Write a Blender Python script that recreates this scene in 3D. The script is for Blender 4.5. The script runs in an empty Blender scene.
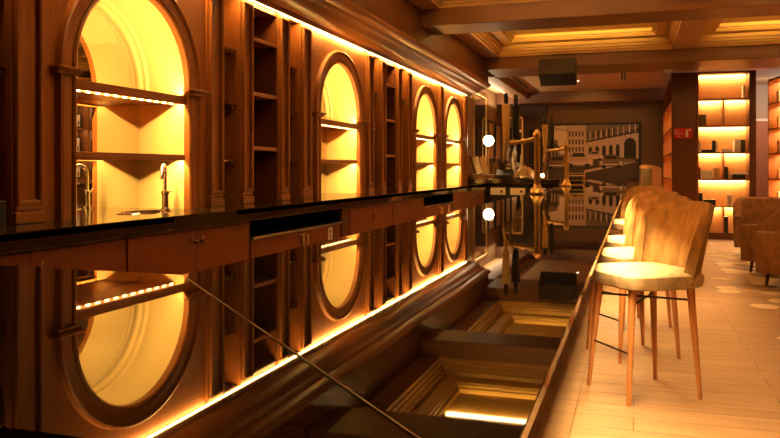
import bpy, bmesh, math, random
from mathutils import Vector, Matrix
random.seed(7)
PI = math.pi
C = bpy.context.scene.collection
sc = bpy.context.scene

# ------------------------------------------------------------------ materials
def new_mat(name):
    m = bpy.data.materials.new(name); m.use_nodes = True
    nt = m.node_tree
    return m, nt, nt.nodes['Principled BSDF']

def plain(name, col, rough=.5, metal=0., noise=0., scale=20., bump=0., ior=1.5, sheen=0., stretch=(1, 1, 1)):
    m, nt, b = new_mat(name)
    b.inputs['Base Color'].default_value = (*col, 1)
    b.inputs['Roughness'].default_value = rough
    b.inputs['Metallic'].default_value = metal
    b.inputs['IOR'].default_value = ior
    if sheen:
        b.inputs['Sheen Weight'].default_value = sheen
        b.inputs['Sheen Tint'].default_value = (*[min(1, c * 1.6) for c in col], 1)
    if noise or bump:
        tc = nt.nodes.new('ShaderNodeTexCoord'); mp = nt.nodes.new('ShaderNodeMapping')
        mp.inputs['Scale'].default_value = stretch
        n = nt.nodes.new('ShaderNodeTexNoise'); n.inputs['Scale'].default_value = scale
        n.inputs['Detail'].default_value = 5
        nt.links.new(tc.outputs['Object'], mp.inputs['Vector']); nt.links.new(mp.outputs[0], n.inputs['Vector'])
        if noise:
            r = nt.nodes.new('ShaderNodeValToRGB')
            r.color_ramp.elements[0].position = .3; r.color_ramp.elements[1].position = .7
            r.color_ramp.elements[0].color = (*[c * (1 - noise) for c in col], 1)
            r.color_ramp.elements[1].color = (*[min(1, c * (1 + noise)) for c in col], 1)
            nt.links.new(n.outputs['Fac'], r.inputs['Fac']); nt.links.new(r.outputs[0], b.inputs['Base Color'])
        if bump:
            bp = nt.nodes.new('ShaderNodeBump'); bp.inputs['Strength'].default_value = bump
            bp.inputs['Distance'].default_value = .01
            nt.links.new(n.outputs['Fac'], bp.inputs['Height']); nt.links.new(bp.outputs[0], b.inputs['Normal'])
    return m

def emit(name, col, strength):
    m, nt, b = new_mat(name)
    b.inputs['Base Color'].default_value = (.8, .7, .5, 1)
    b.inputs['Emission Color'].default_value = (*col, 1)
    b.inputs['Emission Strength'].default_value = strength
    return m

WARM = (1.0, .50, .11)
YEL = (1.0, .535, .13)
M = {}
M['wood'] = plain('cherry_wood', (.30, .11, .026), .38, noise=.2, scale=1, stretch=(90, 90, 2.2))
M['wood_light'] = plain('light_cherry_wood', (.50, .25, .085), .42, noise=.08, scale=1, stretch=(90, 90, 3))
M['wood_h'] = plain('cherry_wood_crosswise', (.30, .11, .026), .34, noise=.2, scale=1, stretch=(80, 2, 90))
M['wood_dark'] = plain('dark_and_shaded_wood', (.115, .035, .009), .4, noise=.2, scale=1, stretch=(90, 90, 2.2))  # dark wood; its tone also carries the shade inside the shelf bays
M['door'] = plain('reddish_cabinet_veneer', (.19, .052, .016), .42, noise=.12, scale=1, stretch=(50, 50, 1.2))
M['beam'] = plain('brown_painted_beam', (.25, .12, .045), .45, noise=.05, scale=3)
M['beam_dark'] = plain('dark_reddish_beam', (.15, .06, .024), .5)
M['ceil'] = plain('tan_ceiling_paint', (.55, .34, .16), .6)
M['coffer'] = plain('oak_coffer_planks', (.74, .47, .15), .5, noise=.16, scale=1, stretch=(1.1, 24, 30))
M['cream'] = plain('cream_niche_paint', (.86, .70, .34), .6)
M['chrome'] = plain('polished_steel', (.85, .80, .72), .12, metal=1)
M['steel'] = plain('brushed_steel', (.6, .55, .48), .3, metal=1)
M['brass'] = plain('aged_brass', (.72, .47, .16), .36, metal=1, noise=.12, scale=30)
M['goldlac'] = plain('gold_lacquer', (.78, .50, .15), .35)
M['corr_door'] = plain('reddish_corridor_door', (.46, .19, .11), .45, noise=.1, scale=1, stretch=(40, 40, 1.5))
M['gilt'] = plain('gilt_frame', (.75, .50, .18), .35, metal=1)
M['bronze'] = plain('dark_bronze', (.18, .12, .07), .35, metal=1)
M['black'] = plain('black_plastic', (.010, .008, .006), .5)
M['blackbrown'] = plain('black_brown_grille', (.03, .017, .009), .7)
M['blackm'] = plain('matt_black_panel', (.012, .010, .009), .7)
M['iron'] = plain('black_iron_rod', (.05, .04, .035), .4, metal=.6)
M['velvet'] = plain('mustard_velvet', (.27, .14, .034), .85, noise=.36, scale=20, bump=.4, sheen=.12, stretch=(1, 1, .4))
M['velvet_seat'] = plain('cream_mustard_velvet', (.44, .31, .155), .8, noise=.25, scale=16, bump=.2, sheen=.1)
M['leg'] = plain('orange_beech_leg', (.50, .20, .06), .38, noise=.2, scale=1, stretch=(40, 40, 3))
M['brownvelvet'] = plain('brown_velvet', (.20, .092, .028), .8, noise=.28, scale=12, bump=.2, sheen=.15)
M['olive'] = plain('olive_fabric', (.13, .12, .06), .8, noise=.1, scale=20)
M['tan'] = plain('tan_leather', (.52, .34, .16), .5)
M['wallfar'] = plain('ochre_wall_plaster', (.20, .112, .045), .75, noise=.06, scale=6)
M['wallbeige'] = plain('taupe_wall_paint', (.42, .33, .26), .7)
M['walldark'] = plain('dark_brown_wall', (.10, .06, .035), .6, noise=.08, scale=5)
M['white'] = plain('white_lacquer', (.85, .80, .72), .4)
M['cream_paper'] = plain('cream_paper', (.85, .76, .60), .7)
M['red'] = plain('red_sign', (.55, .012, .014), .4)
M['black_glass'] = plain('black_glass', (.01, .01, .01), .08)
M['glass'] = None
m, nt, b = new_mat('clear_glass'); b.inputs['Transmission Weight'].default_value = 1; b.inputs['Roughness'].default_value = .02
b.inputs['Base Color'].default_value = (.93, .97, .93, 1); M['glass'] = m
m, nt, b = new_mat('silvered_mirror'); b.inputs['Metallic'].default_value = 1; b.inputs['Roughness'].default_value = .01
b.inputs['Base Color'].default_value = (.86, .85, .80, 1); M['mirror'] = m

def granite(name, rough):
    m, nt, b = new_mat(name)
    tc = nt.nodes.new('ShaderNodeTexCoord')
    v = nt.nodes.new('ShaderNodeTexNoise'); v.inputs['Scale'].default_value = 210; v.inputs['Detail'].default_value = 3
    r = nt.nodes.new('ShaderNodeValToRGB')
    r.color_ramp.elements[0].position = .52; r.color_ramp.elements[0].color = (.009, .007, .006, 1)
    r.color_ramp.elements[1].position = .72; r.color_ramp.elements[1].color = (.15, .095, .045, 1)
    nt.links.new(tc.outputs['Object'], v.inputs['Vector']); nt.links.new(v.outputs['Fac'], r.inputs['Fac'])
    nt.links.new(r.outputs[0], b.inputs['Base Color'])
    b.inputs['Roughness'].default_value = rough
    b.inputs['IOR'].default_value = 1.75
    return m
M['granite'] = granite('polished_black_granite', .015)
M['granite2'] = granite('black_granite_back_counter', .06)
M['seam'] = plain('brown_stone_seam_filler', (.24, .125, .035), .5)

def floor_mat():
    m, nt, b = new_mat('oak_look_floor_planks')
    tc = nt.nodes.new('ShaderNodeTexCoord')
    br = nt.nodes.new('ShaderNodeTexBrick')
    br.inputs['Scale'].default_value = 1; br.inputs['Brick Width'].default_value = 1.2; br.inputs['Row Height'].default_value = .2
    br.inputs['Mortar Size'].default_value = .004; br.inputs['Mortar Smooth'].default_value = .2
    br.inputs['Color1'].default_value = (.43, .265, .13, 1); br.inputs['Color2'].default_value = (.37, .22, .105, 1)
    br.inputs['Mortar'].default_value = (.17, .10, .05, 1); br.offset = .37
    mp = nt.nodes.new('ShaderNodeMapping'); mp.inputs['Scale'].default_value = (1.5, 26, 1)
    n = nt.nodes.new('ShaderNodeTexNoise'); n.inputs['Scale'].default_value = 1.6; n.inputs['Detail'].default_value = 6
    mx = nt.nodes.new('ShaderNodeMix'); mx.data_type = 'RGBA'; mx.blend_type = 'MULTIPLY'; mx.inputs[0].default_value = .85
    rp = nt.nodes.new('ShaderNodeValToRGB'); rp.color_ramp.elements[0].position = .3; rp.color_ramp.elements[1].position = .7
    rp.color_ramp.elements[0].color = (.58, .5, .42, 1); rp.color_ramp.elements[1].color = (1, 1, 1, 1)
    nt.links.new(tc.outputs['Object'], br.inputs['Vector'])
    nt.links.new(tc.outputs['Object'], mp.inputs['Vector']); nt.links.new(mp.outputs[0], n.inputs['Vector'])
    nt.links.new(n.outputs['Fac'], rp.inputs['Fac'])
    nt.links.new(br.outputs['Color'], mx.inputs[6]); nt.links.new(rp.outputs[0], mx.inputs[7])
    nt.links.new(mx.outputs[2], b.inputs['Base Color'])
    b.inputs['Roughness'].default_value = .42
    return m
M['floor'] = floor_mat()
M['led'] = emit('warm_led', (1, .60, .20), 14)
M['led_y'] = emit('yellow_led', (1, .58, .17), 16)
M['lamp'] = emit('linear_lamp_diffuser', (1, .72, .34), 9)
M['globe'] = emit('glowing_globe', (1, .72, .36), 26)
M['spot'] = emit('spot_lens', (1, .80, .50), 30)

# ------------------------------------------------------------------ mesh builder
class MB:
    def __init__(s): s.bm = bmesh.new()
    def box(s, x0, x1, y0, y1, z0, z1, bev=0, mi=0, rot=None):
        vs = [s.bm.verts.new((x, y, z)) for x in (x0, x1) for y in (y0, y1) for z in (z0, z1)]
        fs = [s.bm.faces.new([vs[i] for i in q]) for q in
              ((0, 1, 3, 2), (4, 6, 7, 5), (0, 4, 5, 1), (2, 3, 7, 6), (0, 2, 6, 4), (1, 5, 7, 3))]
        for f in fs: f.material_index = mi
        if rot is not None:
            bmesh.ops.transform(s.bm, matrix=rot, verts=vs)
        if bev:
            es = list({e for f in fs for e in f.edges})
            bmesh.ops.bevel(s.bm, geom=es, offset=bev, segments=2, profile=.5, affect='EDGES')
        return s
    def cyl(s, p0, p1, r0, r1=None, seg=14, cap=True):
        r1 = r0 if r1 is None else r1
        p0, p1 = Vector(p0), Vector(p1); d = (p1 - p0).normalized()
        a = d.orthogonal().normalized(); b_ = d.cross(a)
        R = []
        for p, r in ((p0, r0), (p1, r1)):
            R.append([s.bm.verts.new(p + (a * math.cos(t) + b_ * math.sin(t)) * r) for t in [2 * PI * i / seg for i in range(seg)]])
        for i in range(seg):
            j = (i + 1) % seg
            s.bm.faces.new((R[0][i], R[0][j], R[1][j], R[1][i]))
        if cap:
            s.bm.faces.new(R[0][::-1]); s.bm.faces.new(R[1])
        return s
    def tube(s, pts, rad, seg=12):
        pts = [Vector(p) for p in pts]
        rads = rad if isinstance(rad, (list, tuple)) else [rad] * len(pts)
        prev = None; rings = []
        for i, p in enumerate(pts):
            d = (pts[min(i + 1, len(pts) - 1)] - pts[max(i - 1, 0)]).normalized()
            a = d.orthogonal().normalized() if prev is None else (prev - d * prev.dot(d)).normalized()
            prev = a; b_ = d.cross(a)
            rings.append([s.bm.verts.new(p + (a * math.cos(t) + b_ * math.sin(t)) * rads[i]) for t in [2 * PI * k / seg for k in range(seg)]])
        for r, q in zip(rings, rings[1:]):
            for i in range(seg):
                j = (i + 1) % seg
                s.bm.faces.new((r[i], r[j], q[j], q[i]))
        s.bm.faces.new(rings[0][::-1]); s.bm.faces.new(rings[-1])
        return s
    def lathe(s, prof, c=(0, 0, 0), seg=24):
        c = Vector(c); rings = []
        for r, z in prof:
            if r < 1e-5: rings.append([s.bm.verts.new(c + Vector((0, 0, z)))])
            else: rings.append([s.bm.verts.new(c + Vector((r * math.cos(2 * PI * i / seg), r * math.sin(2 * PI * i / seg), z))) for i in range(seg)])
        for r, q in zip(rings, rings[1:]):
            for i in range(seg):
                j = (i + 1) % seg
                if len(r) == 1 and len(q) == 1: continue
                if len(r) == 1: s.bm.faces.new((r[0], q[j], q[i]))
                elif len(q) == 1: s.bm.faces.new((r[i], r[j], q[0]))
                else: s.bm.faces.new((r[i], r[j], q[j], q[i]))
        return s
    def grid(s, rows, close_u=False, close_v=False, mi=0):
        V = [[s.bm.verts.new(p) for p in r] for r in rows]
        n, k = len(V), len(V[0])
        for i in range(n if close_v else n - 1):
            for j in range(k if close_u else k - 1):
                f = s.bm.faces.new((V[i][j], V[i][(j + 1) % k], V[(i + 1) % n][(j + 1) % k], V[(i + 1) % n][j])); f.material_index = mi
        return V
    def cap(s, ring, flip=False):
        s.bm.faces.new(ring[::-1] if flip else ring); return s
    def poly(s, pts, mi=0):
        f = s.bm.faces.new([s.bm.verts.new(p) for p in pts]); f.material_index = mi; return s
    def prism(s, pts, d, mi=0):
        d = Vector(d)
        a = [s.bm.verts.new(Vector(p)) for p in pts]; b_ = [s.bm.verts.new(Vector(p) + d) for p in pts]
        fs = [s.bm.faces.new(a[::-1]), s.bm.faces.new(b_)]
        for i in range(len(a)):
            j = (i + 1) % len(a); fs.append(s.bm.faces.new((a[i], a[j], b_[j], b_[i])))
        for f in fs: f.material_index = mi
        return s
    def sphere(s, c, r, seg=24):
        n = seg // 2
        return s.lathe([(r * math.sin(PI * i / n) if 0 < i < n else 0, -r * math.cos(PI * i / n)) for i in range(n + 1)], c, seg)
    def build(s, name, mat, parent=None, off=None, smooth=False, fixn=True):
        if fixn: bmesh.ops.recalc_face_normals(s.bm, faces=s.bm.faces)
        me = bpy.data.meshes.new(name)
        if off is not None: bmesh.ops.translate(s.bm, verts=s.bm.verts, vec=-Vector(off))
        s.bm.to_mesh(me); s.bm.free()
        for mm in (mat if isinstance(mat, list) else [mat]): me.materials.append(mm)
        if smooth:
            me.polygons.foreach_set('use_smooth', [True] * len(me.polygons))
            me.set_sharp_from_angle(angle=math.radians(40))
        o = bpy.data.objects.new(name, me); C.objects.link(o)
        if parent is not None: o.parent = parent
        return o

def thing(name, label, cat, loc=(0, 0, 0), rz=0, group=None):
    o = bpy.data.objects.new(name, None); C.objects.link(o)
    o.empty_display_size = .1
    o.location = loc; o.rotation_euler = (0, 0, rz); o['label'] = label; o['category'] = cat
    if group: o['group'] = group
    return o
def tag(o, label, cat, group=None):
    o['label'] = label; o['category'] = cat
    if group: o['group'] = group
    return o
def struct(o): o['kind'] = 'structure'; return o
def kids(o): return [c for c in bpy.data.objects if c.parent == o]
def dup(root, loc, rz=None, label=None):
    r = root.copy(); C.objects.link(r); r.location = loc
    if rz is not None: r.rotation_euler = (0, 0, rz)
    if label: r['label'] = label
    for ch in kids(root):
        c = ch.copy(); C.objects.link(c); c.parent = r
        for g in kids(ch):
            d = g.copy(); C.objects.link(d); d.parent = c
    return r
def area(name, loc, size, power, col=WARM, direction=(0, 0, -1), xaxis=(0, 1, 0), spread=PI):
    """rectangular lamp; size = (along xaxis, across)"""
    l = bpy.data.lights.new(name, 'AREA'); l.shape = 'RECTANGLE'; l.size, l.size_y = size
    l.energy = power; l.color = col; l.spread = spread
    o = bpy.data.objects.new(name, l); C.objects.link(o)
    z = -Vector(direction).normalized(); x = Vector(xaxis); x = (x - z * x.dot(z)).normalized(); y = z.cross(x)
    mt = Matrix((x, y, z)).transposed().to_4x4(); mt.translation = Vector(loc); o.matrix_world = mt
    return o
def spotlight(name, loc, target, power, angle, col=WARM, blend=.5, r=.03):
    l = bpy.data.lights.new(name, 'SPOT'); l.energy = power; l.color = col; l.spot_size = math.radians(angle); l.spot_blend = blend
    l.shadow_soft_size = r
    o = bpy.data.objects.new(name, l); C.objects.link(o); o.location = loc
    o.rotation_euler = (Vector(target) - Vector(loc)).to_track_quat('-Z', 'Y').to_euler()
    return o

# ------------------------------------------------------------------ dimensions
XW = -2.90           # face of the back bar panelling
XB = -3.277          # mirror at the back of the niches
ZC = .998            # back counter top
ZT = 2.63            # top of panelling
ZB = 1.10            # bar top
ARCH = [3.86, 7.19, 10.52, 12.285]
HALF, SPR, FW = .538, 1.82, .78
WHICH = ['nearest', 'second', 'third', 'farthest']

# ------------------------------------------------------------------ room shell
f = struct(MB().box(-3.9, 5.2, -3.6, 20.3, -.1, 0).build('floor', M['floor']))
# hexagonal floor tiles with a ragged edge
def hexfloor():
    cols = [(.74, .55, .34), (.40, .25, .12), (.92, .78, .58), (.22, .13, .07), (.58, .39, .21), (.40, .31, .25)]
    mats = [plain('hex_tile_%s' % n, c, .4, noise=.1, scale=10) for n, c in zip(('sand', 'oak', 'cream', 'walnut', 'honey', 'grey'), cols)]
    mb = MB(); r = .135; dx = 1.5 * r; dy = math.sqrt(3) * r
    for i in range(22):
        for j in range(40):
            x = .95 + i * dx; y = 5.4 + (j + .5 * (i % 2)) * dy
            if y > 12.9 or x > 5: continue
            if i < 3 and random.random() < (.75, .5, .22)[i]: continue
            if (y > 12.3 or y < 6) and random.random() < .5: continue
            pts = [(x + (r - .003) * math.cos(PI / 3 * k), y + (r - .003) * math.sin(PI / 3 * k), .0005) for k in range(6)]
            mb.prism(pts, (0, 0, .0015), mi=random.choice((0, 0, 1, 2, 2, 3, 4, 5)))
    return struct(mb.build('floor_tiles', mats))
hexfloor()
struct(MB().box(-.293, -.289, .5, 13.5, .0002, .0012).build('trim_1', M['bronze']))      # dark joint beside the bar

struct(MB().box(-3.6, -3.35, -3.6, 20.2, 0, 3.6).build('wall_left', M['wallfar']))
struct(MB().box(-3.6, 5.2, 20, 20.3, 0, 3.6).build('wall_back', M['wallfar']))
struct(MB().box(-3.35, -2.2, 19.9, 20, 0, 2.93).build('wall_back_dark', M['walldark']))
struct(MB().box(5.0, 5.2, -3.6, 20.2, 0, 3.6).build('wall_right', M['wallbeige']))
struct(MB().box(-3.6, 5.2, -3.8, -3.6, 0, 3.6).build('wall_front', M['wallfar']))
struct(MB().box(1.3, 5.0, 18.9, 19.1, 0, 3.24).build('wall_corridor', M['wallbeige']))
d1 = struct(MB().box(2.30, 3.02, 18.84, 18.9, 0, 2.36, .004).build('door_1', M['corr_door']))
mb = MB(); mb.box(2.24, 2.30, 18.82, 18.9, 0, 2.42); mb.box(3.02, 3.08, 18.82, 18.9, 0, 2.42); mb.box(2.24, 3.08, 18.82, 18.9, 2.36, 2.42)
struct(mb.build('door_frame', M['white'], d1))
struct(MB().box(-3.35, XW, -3.6, 1.30, 0, ZT).build('wall_left_panel', M['wood']))
struct(MB().box(-3.35, XB - .005, 1.31, 13.07, 0, ZT).build('wall_left_core', M['wood_dark']))

# ceiling: flat strips around the coffers, beams below, coffers recessed above
CX = [(-2.256, .61), (.95, 3.8)]
CY = [(2.2, 5.5), (6.15, 8.87), (9.5, 13.05)]
mb = MB()
xs = [(-3.4, -2.256), (.61, .95), (3.8, 5.1)]
for a, b_ in xs: mb.box(a, b_, 2.2, 13.05, 3.24, 3.7)
ys = [(-3.6, 2.2), (5.5, 6.15), (8.87, 9.5), (13.05, 14.3)]
for a, b_ in ys: mb.box(-3.4, 5.1, a, b_, 3.24, 3.7)
mb.box(-3.4, 5.1, 14.3, 20.1, 3.21, 3.7)
struct(mb.build('ceiling', M['ceil']))
n = 2
for a, b_ in ((-1.0, -.4), (1.6, 2.2), (5.5, 6.15), (8.87, 9.5), (13.1, 14.3)):
    n += 1
    mb = MB().box(-2.50, 5.0, a, b_, 3.03, 3.245, .012)
    struct(mb.build('trim_%d' % n, M['beam']))
n += 1; struct(MB().box(-3.35, .70, 19.0, 20.0, 2.93, 3.215, .01).build('trim_%d' % n, M['beam_dark']))
n += 1; struct(MB().box(-2.93, -2.54, 14.3, 19.0, 3.05, 3.215, .01).build('trim_%d' % n, M['beam']))
COFP = [(0, 3.24), (0, 3.275), (.025, 3.285), (.025, 3.315), (.05, 3.325), (.05, 3.365), (.075, 3.375), (.075, 3.44), (.27, 3.44),
        (.27, 3.455), (.29, 3.465), (.29, 3.49), (.32, 3.50), (.32, 3.55)]
for (ya, yb) in CY:
    for (xa, xb) in CX:
        n += 1
        mb = MB()
        xa, ya, xb, yb = xa + .003, ya + .003, xb - .003, yb - .003
        mb.grid([[(xa + i, ya + i, z), (xb - i, ya + i, z), (xb - i, yb - i, z), (xa + i, yb - i, z)] for i, z in COFP], close_u=True)
        i = .32; mb.poly([(xa + i, ya + i, 3.55), (xb - i, ya + i, 3.55), (xb - i, yb - i, 3.55), (xa + i, yb - i, 3.55)])
        struct(mb.build('trim_%d' % n, M['coffer']))
        # linear lamp across the middle of the coffer
        yc = (ya + yb) / 2 + (.15 if ya > 6 and ya < 9 else -.1)
        x0, x1 = xa + .36, xb - .36
        pos = {2: 'nearest the camera', 6: 'in the middle row', 9: 'in the far row'}[int(ya)] + (' over the bar' if xa < 0 else ' over the lounge')
        t = thing('linear_ceiling_light', 'slim glowing linear light recessed in the ceiling coffer ' + pos, 'ceiling light', ((x0 + x1) / 2, yc, 3.55), 0, 'linear lights in the coffers')
        loc = t.location.copy()
        MB().box(x0, x1, yc - .07, yc + .07, 3.515, 3.548, .004).build('housing', M['steel'], t, loc)
        MB().box(x0 + .02, x1 - .02, yc - .055, yc + .055, 3.508, 3.516).build('diffuser', M['lamp'], t, loc)
        area('coffer_lamp', ((x0 + x1) / 2, yc, 3.50), (x1 - x0, .1), 2.6, (1, .56, .13), (0, 0, -1), (1, 0, 0))
        for sy in (-1, 1): area('coffer_lamp', ((x0 + x1) / 2, yc + sy * .085, 3.53), (x1 - x0, .03), 36, (1, .54, .10), (0, sy, .50), (1, 0, 0), spread=math.radians(72))

# ------------------------------------------------------------------ cornice over the back bar
prof = [(-2.90, 2.66), (-2.86, 2.66), (-2.85, 2.60), (-2.83, 2.595), (-2.815, 2.605), (-2.80, 2.625), (-2.76, 2.628), (-2.72, 2.638), (-2.68, 2.655),
        (-2.645, 2.68), (-2.625, 2.705), (-2.60, 2.715), (-2.585, 2.705), (-2.565, 2.715), (-2.55, 2.735), (-2.50, 2.742), (-2.47, 2.755), (-2.455, 2.775), (-2.45, 2.80),
        (-2.50, 2.81), (-2.50, 3.24), (-2.90, 3.24)]
mb = MB(); y0, y1 = -3.6, 13.38
A = [mb.bm.verts.new((x, y0, z)) for x, z in prof]; B = [mb.bm.verts.new((x, y1, z)) for x, z in prof]
for i in range(len(prof)):
    j = (i + 1) % len(prof); mb.bm.faces.new((A[i], A[j], B[j], B[i]))
mb.bm.faces.new(A); mb.bm.faces.new(B[::-1])
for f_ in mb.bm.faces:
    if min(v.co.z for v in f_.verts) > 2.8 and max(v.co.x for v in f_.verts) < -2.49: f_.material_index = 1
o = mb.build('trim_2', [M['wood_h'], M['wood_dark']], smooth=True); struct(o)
tag(MB().box(-2.898, -2.875, 1.3, 13.30, 2.612, 2.622).build('led_strip', M['led']), 'glowing led strip along the underside of the wooden cornice', 'led strip')
area('cornice_led', (-2.875, 6.9, 2.606), (12.6, .02), 58, WARM, (-.15, 0, -1), (0, 1, 0))

# ------------------------------------------------------------------ arched niches
def arch_path(c, r, z0=ZC, k=24):
    """(y, z, outward normal) along the opening, bottom near side, over the arch, bottom far side"""
    p = [(c - r, z0, (-1, 0)), (c - r, (z0 + SPR) / 2, (-1, 0))]
    for i in range(k + 1):
        a = PI - PI * i / k
        p.append((c + r * math.cos(a), SPR + r * math.sin(a), (math.cos(a), math.sin(a))))
    p += [(c + r, (z0 + SPR) / 2, (1, 0)), (c + r, z0, (1, 0))]
    return p

def make_niche(c, which):
    loc = (XW, c, ZC)
    t = thing('arched_niche', '%s arched niche with lit cream lining, mirror back and two wooden shelves' % which, 'niche', loc, 0, 'arched niches of the back bar')
    path = arch_path(c, HALF)
    # wooden field around the opening
    mb = MB(); outer = []
    for (y, z, nn) in path:
        if z < SPR and abs(nn[1]) < 1e-6: outer.append((c + math.copysign(FW, nn[0]), z))
        else:
            s_ = min(FW / max(abs(nn[0]), 1e-6), (ZT - SPR) / max(nn[1], 1e-6))
            outer.append((c + nn[0] * s_, SPR + nn[1] * s_))
    mb.grid([[(XW, y, z) for y, z, _ in path], [(XW, y, z) for y, z in outer]])
    for sg in (-1, 1):   # the rectangle's corners cut off by the radial strips
        pts = sorted({(round(y, 5), round(z, 5)) for y, z in outer if sg * (y - c) > .3 and z > SPR + .2}, key=lambda q: q[1] * 10 - sg * q[0] * .01)
        side = [p for p in pts if abs(abs(p[0] - c) - FW) < 1e-3]; top = [p for p in pts if abs(p[1] - ZT) < 1e-3]
        if side and top:
            a = max(side, key=lambda q: q[1]); b_ = max(top, key=lambda q: sg * q[0])
            mb.poly([(XW, *a), (XW, c + sg * FW, ZT), (XW, *b_)])
    mb.build('panel', M['wood'], t, loc)
    # moulded surround
    pr = [(0, 0), (0, .022), (.012, .03), (.024, .022), (.026, .012), (.034, .010), (.042, .020), (.10, .022), (.106, .030), (.118, .042), (.132, .036), (.136, 0)]
    mb = MB()
    mb.grid([[(XW + h, y + nn[0] * d, z + nn[1] * d) for d, h in pr] for y, z, nn in path])
    mb.build('surround', M['wood'], t, loc, smooth=True)
    # capitals at the springing
    for sg in (-1, 1):
        y0, y1 = sorted((c + sg * (HALF - .018), c + sg * (HALF + .185)))
        mb = MB().box(XW - .02, XW + .075, y0, y1, 1.800, 1.814, .004)
        mb.box(XW - .02, XW + .06, y0 + .012, y1 - .012, 1.786, 1.801, .004); mb.box(XW - .02, XW + .05, y0 + .02, y1 - .02, 1.772, 1.787, .004)
        mb.build('capital', M['wood'], t, loc)
    # lining: cream reveal
    mb = MB()
    mb.grid([[(XW + .0, y, z) for y, z, _ in path], [(XW - .018, y, z) for y, z, _ in path]])
    mb.build('edge_band', M['wood'], t, loc, smooth=True)
    mb = MB()
    mb.grid([[(x, y, z) for y, z, _ in path] for x in (XW - .018, (XW + XB) / 2, XB)])
    mb.build('lining', M['cream'], t, loc, smooth=True)
    mb = MB()
    rp = [(.001, -.003), (-.030, -.003), (-.034, .012), (-.028, .026), (-.016, .034), (-.013, .05), (-.016, .060), (-.010, .072), (.001, .078)]
    arc = [p for p in path if p[1] >= SPR - 1e-6]
    mb.grid([[(XB + .004 + h, y + nn[0] * d, z + nn[1] * d) for d, h in rp] for y, z, nn in arc])
    mb.build('arch_bead', M['cream'], t, loc, smooth=True)
    # mirror
    mb = MB(); mb.poly([(XB + .001, y, z) for y, z, _ in path]); o = mb.build('mirror', M['mirror'], t, loc)
    # shelves
    ya, yb = c - HALF + .003, c + HALF - .003
    mb = MB().box(XB + .005, XW - .01, ya, yb, 1.740, 1.762).box(XW - .018, XW - .004, ya, yb, 1.708, 1.764, .003).box(XW - .100, XW - .086, ya, yb, 1.708, 1.741)
    mb.box(XB + .005, XW - .100, ya, yb, 1.716, 1.741)
    up = mb.build('shelf', M['wood_h'], t, loc)
    for i in range(13):
        y = c - HALF + .05 + i * (2 * HALF - .1) / 12
        o = MB().box(XW - .086, XW - .082, y - .018, y + .018, 1.7085, 1.717).build('led', M['led_y'], up); bmesh_off(o, loc)
    mb = MB().box(XB + .005, XW - .012, ya, yb, 1.352, 1.366).box(XW - .018, XW - .008, ya, yb, 1.326, 1.367, .002).box(XW - .072, XW - .064, ya, yb, 1.330, 1.353)
    lo = mb.build('shelf', M['wood_h'], t, loc)
    o = MB().box(XW - .040, XW - .028, ya + .01, yb - .01, 1.347, 1.3515).build('led_strip', M['led_y'], lo); bmesh_off(o, loc)
    # lamps of the strips
    L = 2 * HALF - .02
    area('niche_led', (XW - .032, c, 1.738), (L, .008), 12.5, YEL, (0, 0, -1), (0, 1, 0))
    area('niche_led', (XW - .032, c, 1.345), (L, .008), 12.5, YEL, (0, 0, -1), (0, 1, 0))
    area('niche_led', (XW - .03, c, 1.775), (L, .015), 8.5, YEL, (-.45, 0, 1), (0, 1, 0))
    return t
def bmesh_off(o, loc):
    o.data.transform(Matrix.Translation(-Vector(loc)))
for c, w in zip(ARCH, WHICH): make_niche(c, w)

# ------------------------------------------------------------------ pilasters, shelf bays and glass niches
def pilaster(y0, y1, label):
    c = (y0 + y1) / 2; loc = (XW, c, ZC)
    t = thing('pilaster', label, 'pilaster', loc, 0, 'pilasters of the back bar')
    zt = 2.57
    mb = MB().box(XB - .004, XW + .016, y0, y1, ZC, ZT - .005)
    mb.build('shaft', M['wood'], t, loc)
    e = .028
    mb = MB()
    for ya in (y0 + .012, y1 - .012 - e):
        mb.box(XW + .014, XW + .044, ya, ya + e, ZC + .09, zt, .008)
    mb.box(XW + .014, XW + .040, y0 + .012, y1 - .012, zt - .028, zt, .008)
    mb.box(XW + .014, XW + .040, y0 + .012, y1 - .012, ZC + .09, ZC + .118, .008)
    mb.build('moulding', M['wood'], t, loc)
    mb = MB().box(XW, XW + .042, y0 + .004, y1 - .004, ZC + .001, ZC + .06, .004)
    mb.box(XW, XW + .036, y0 + .008, y1 - .008, ZC + .06, ZC + .10, .014)
    mb.build('plinth', M['wood'], t, loc)
def bay(y0, y1, label):
    c = (y0 + y1) / 2; loc = (XW, c, ZC); xb = XW - .30
    t = thing('open_shelf_bay', label, 'shelf', loc, 0, 'open shelf bays of the back bar')
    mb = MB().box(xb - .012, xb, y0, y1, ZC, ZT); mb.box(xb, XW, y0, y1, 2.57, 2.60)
    mb.build('back_panel', M['wood_dark'], t, loc)  # recess shade put into the darker wood of back and sides
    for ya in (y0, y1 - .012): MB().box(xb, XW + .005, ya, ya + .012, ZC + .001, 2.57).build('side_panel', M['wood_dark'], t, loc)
    for z in (1.42, 1.86, 2.30):
        MB().box(xb, XW + .004, y0 + .012, y1 - .012, z, z + .032, .003).build('shelf', M['wood'], t, loc)
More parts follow.
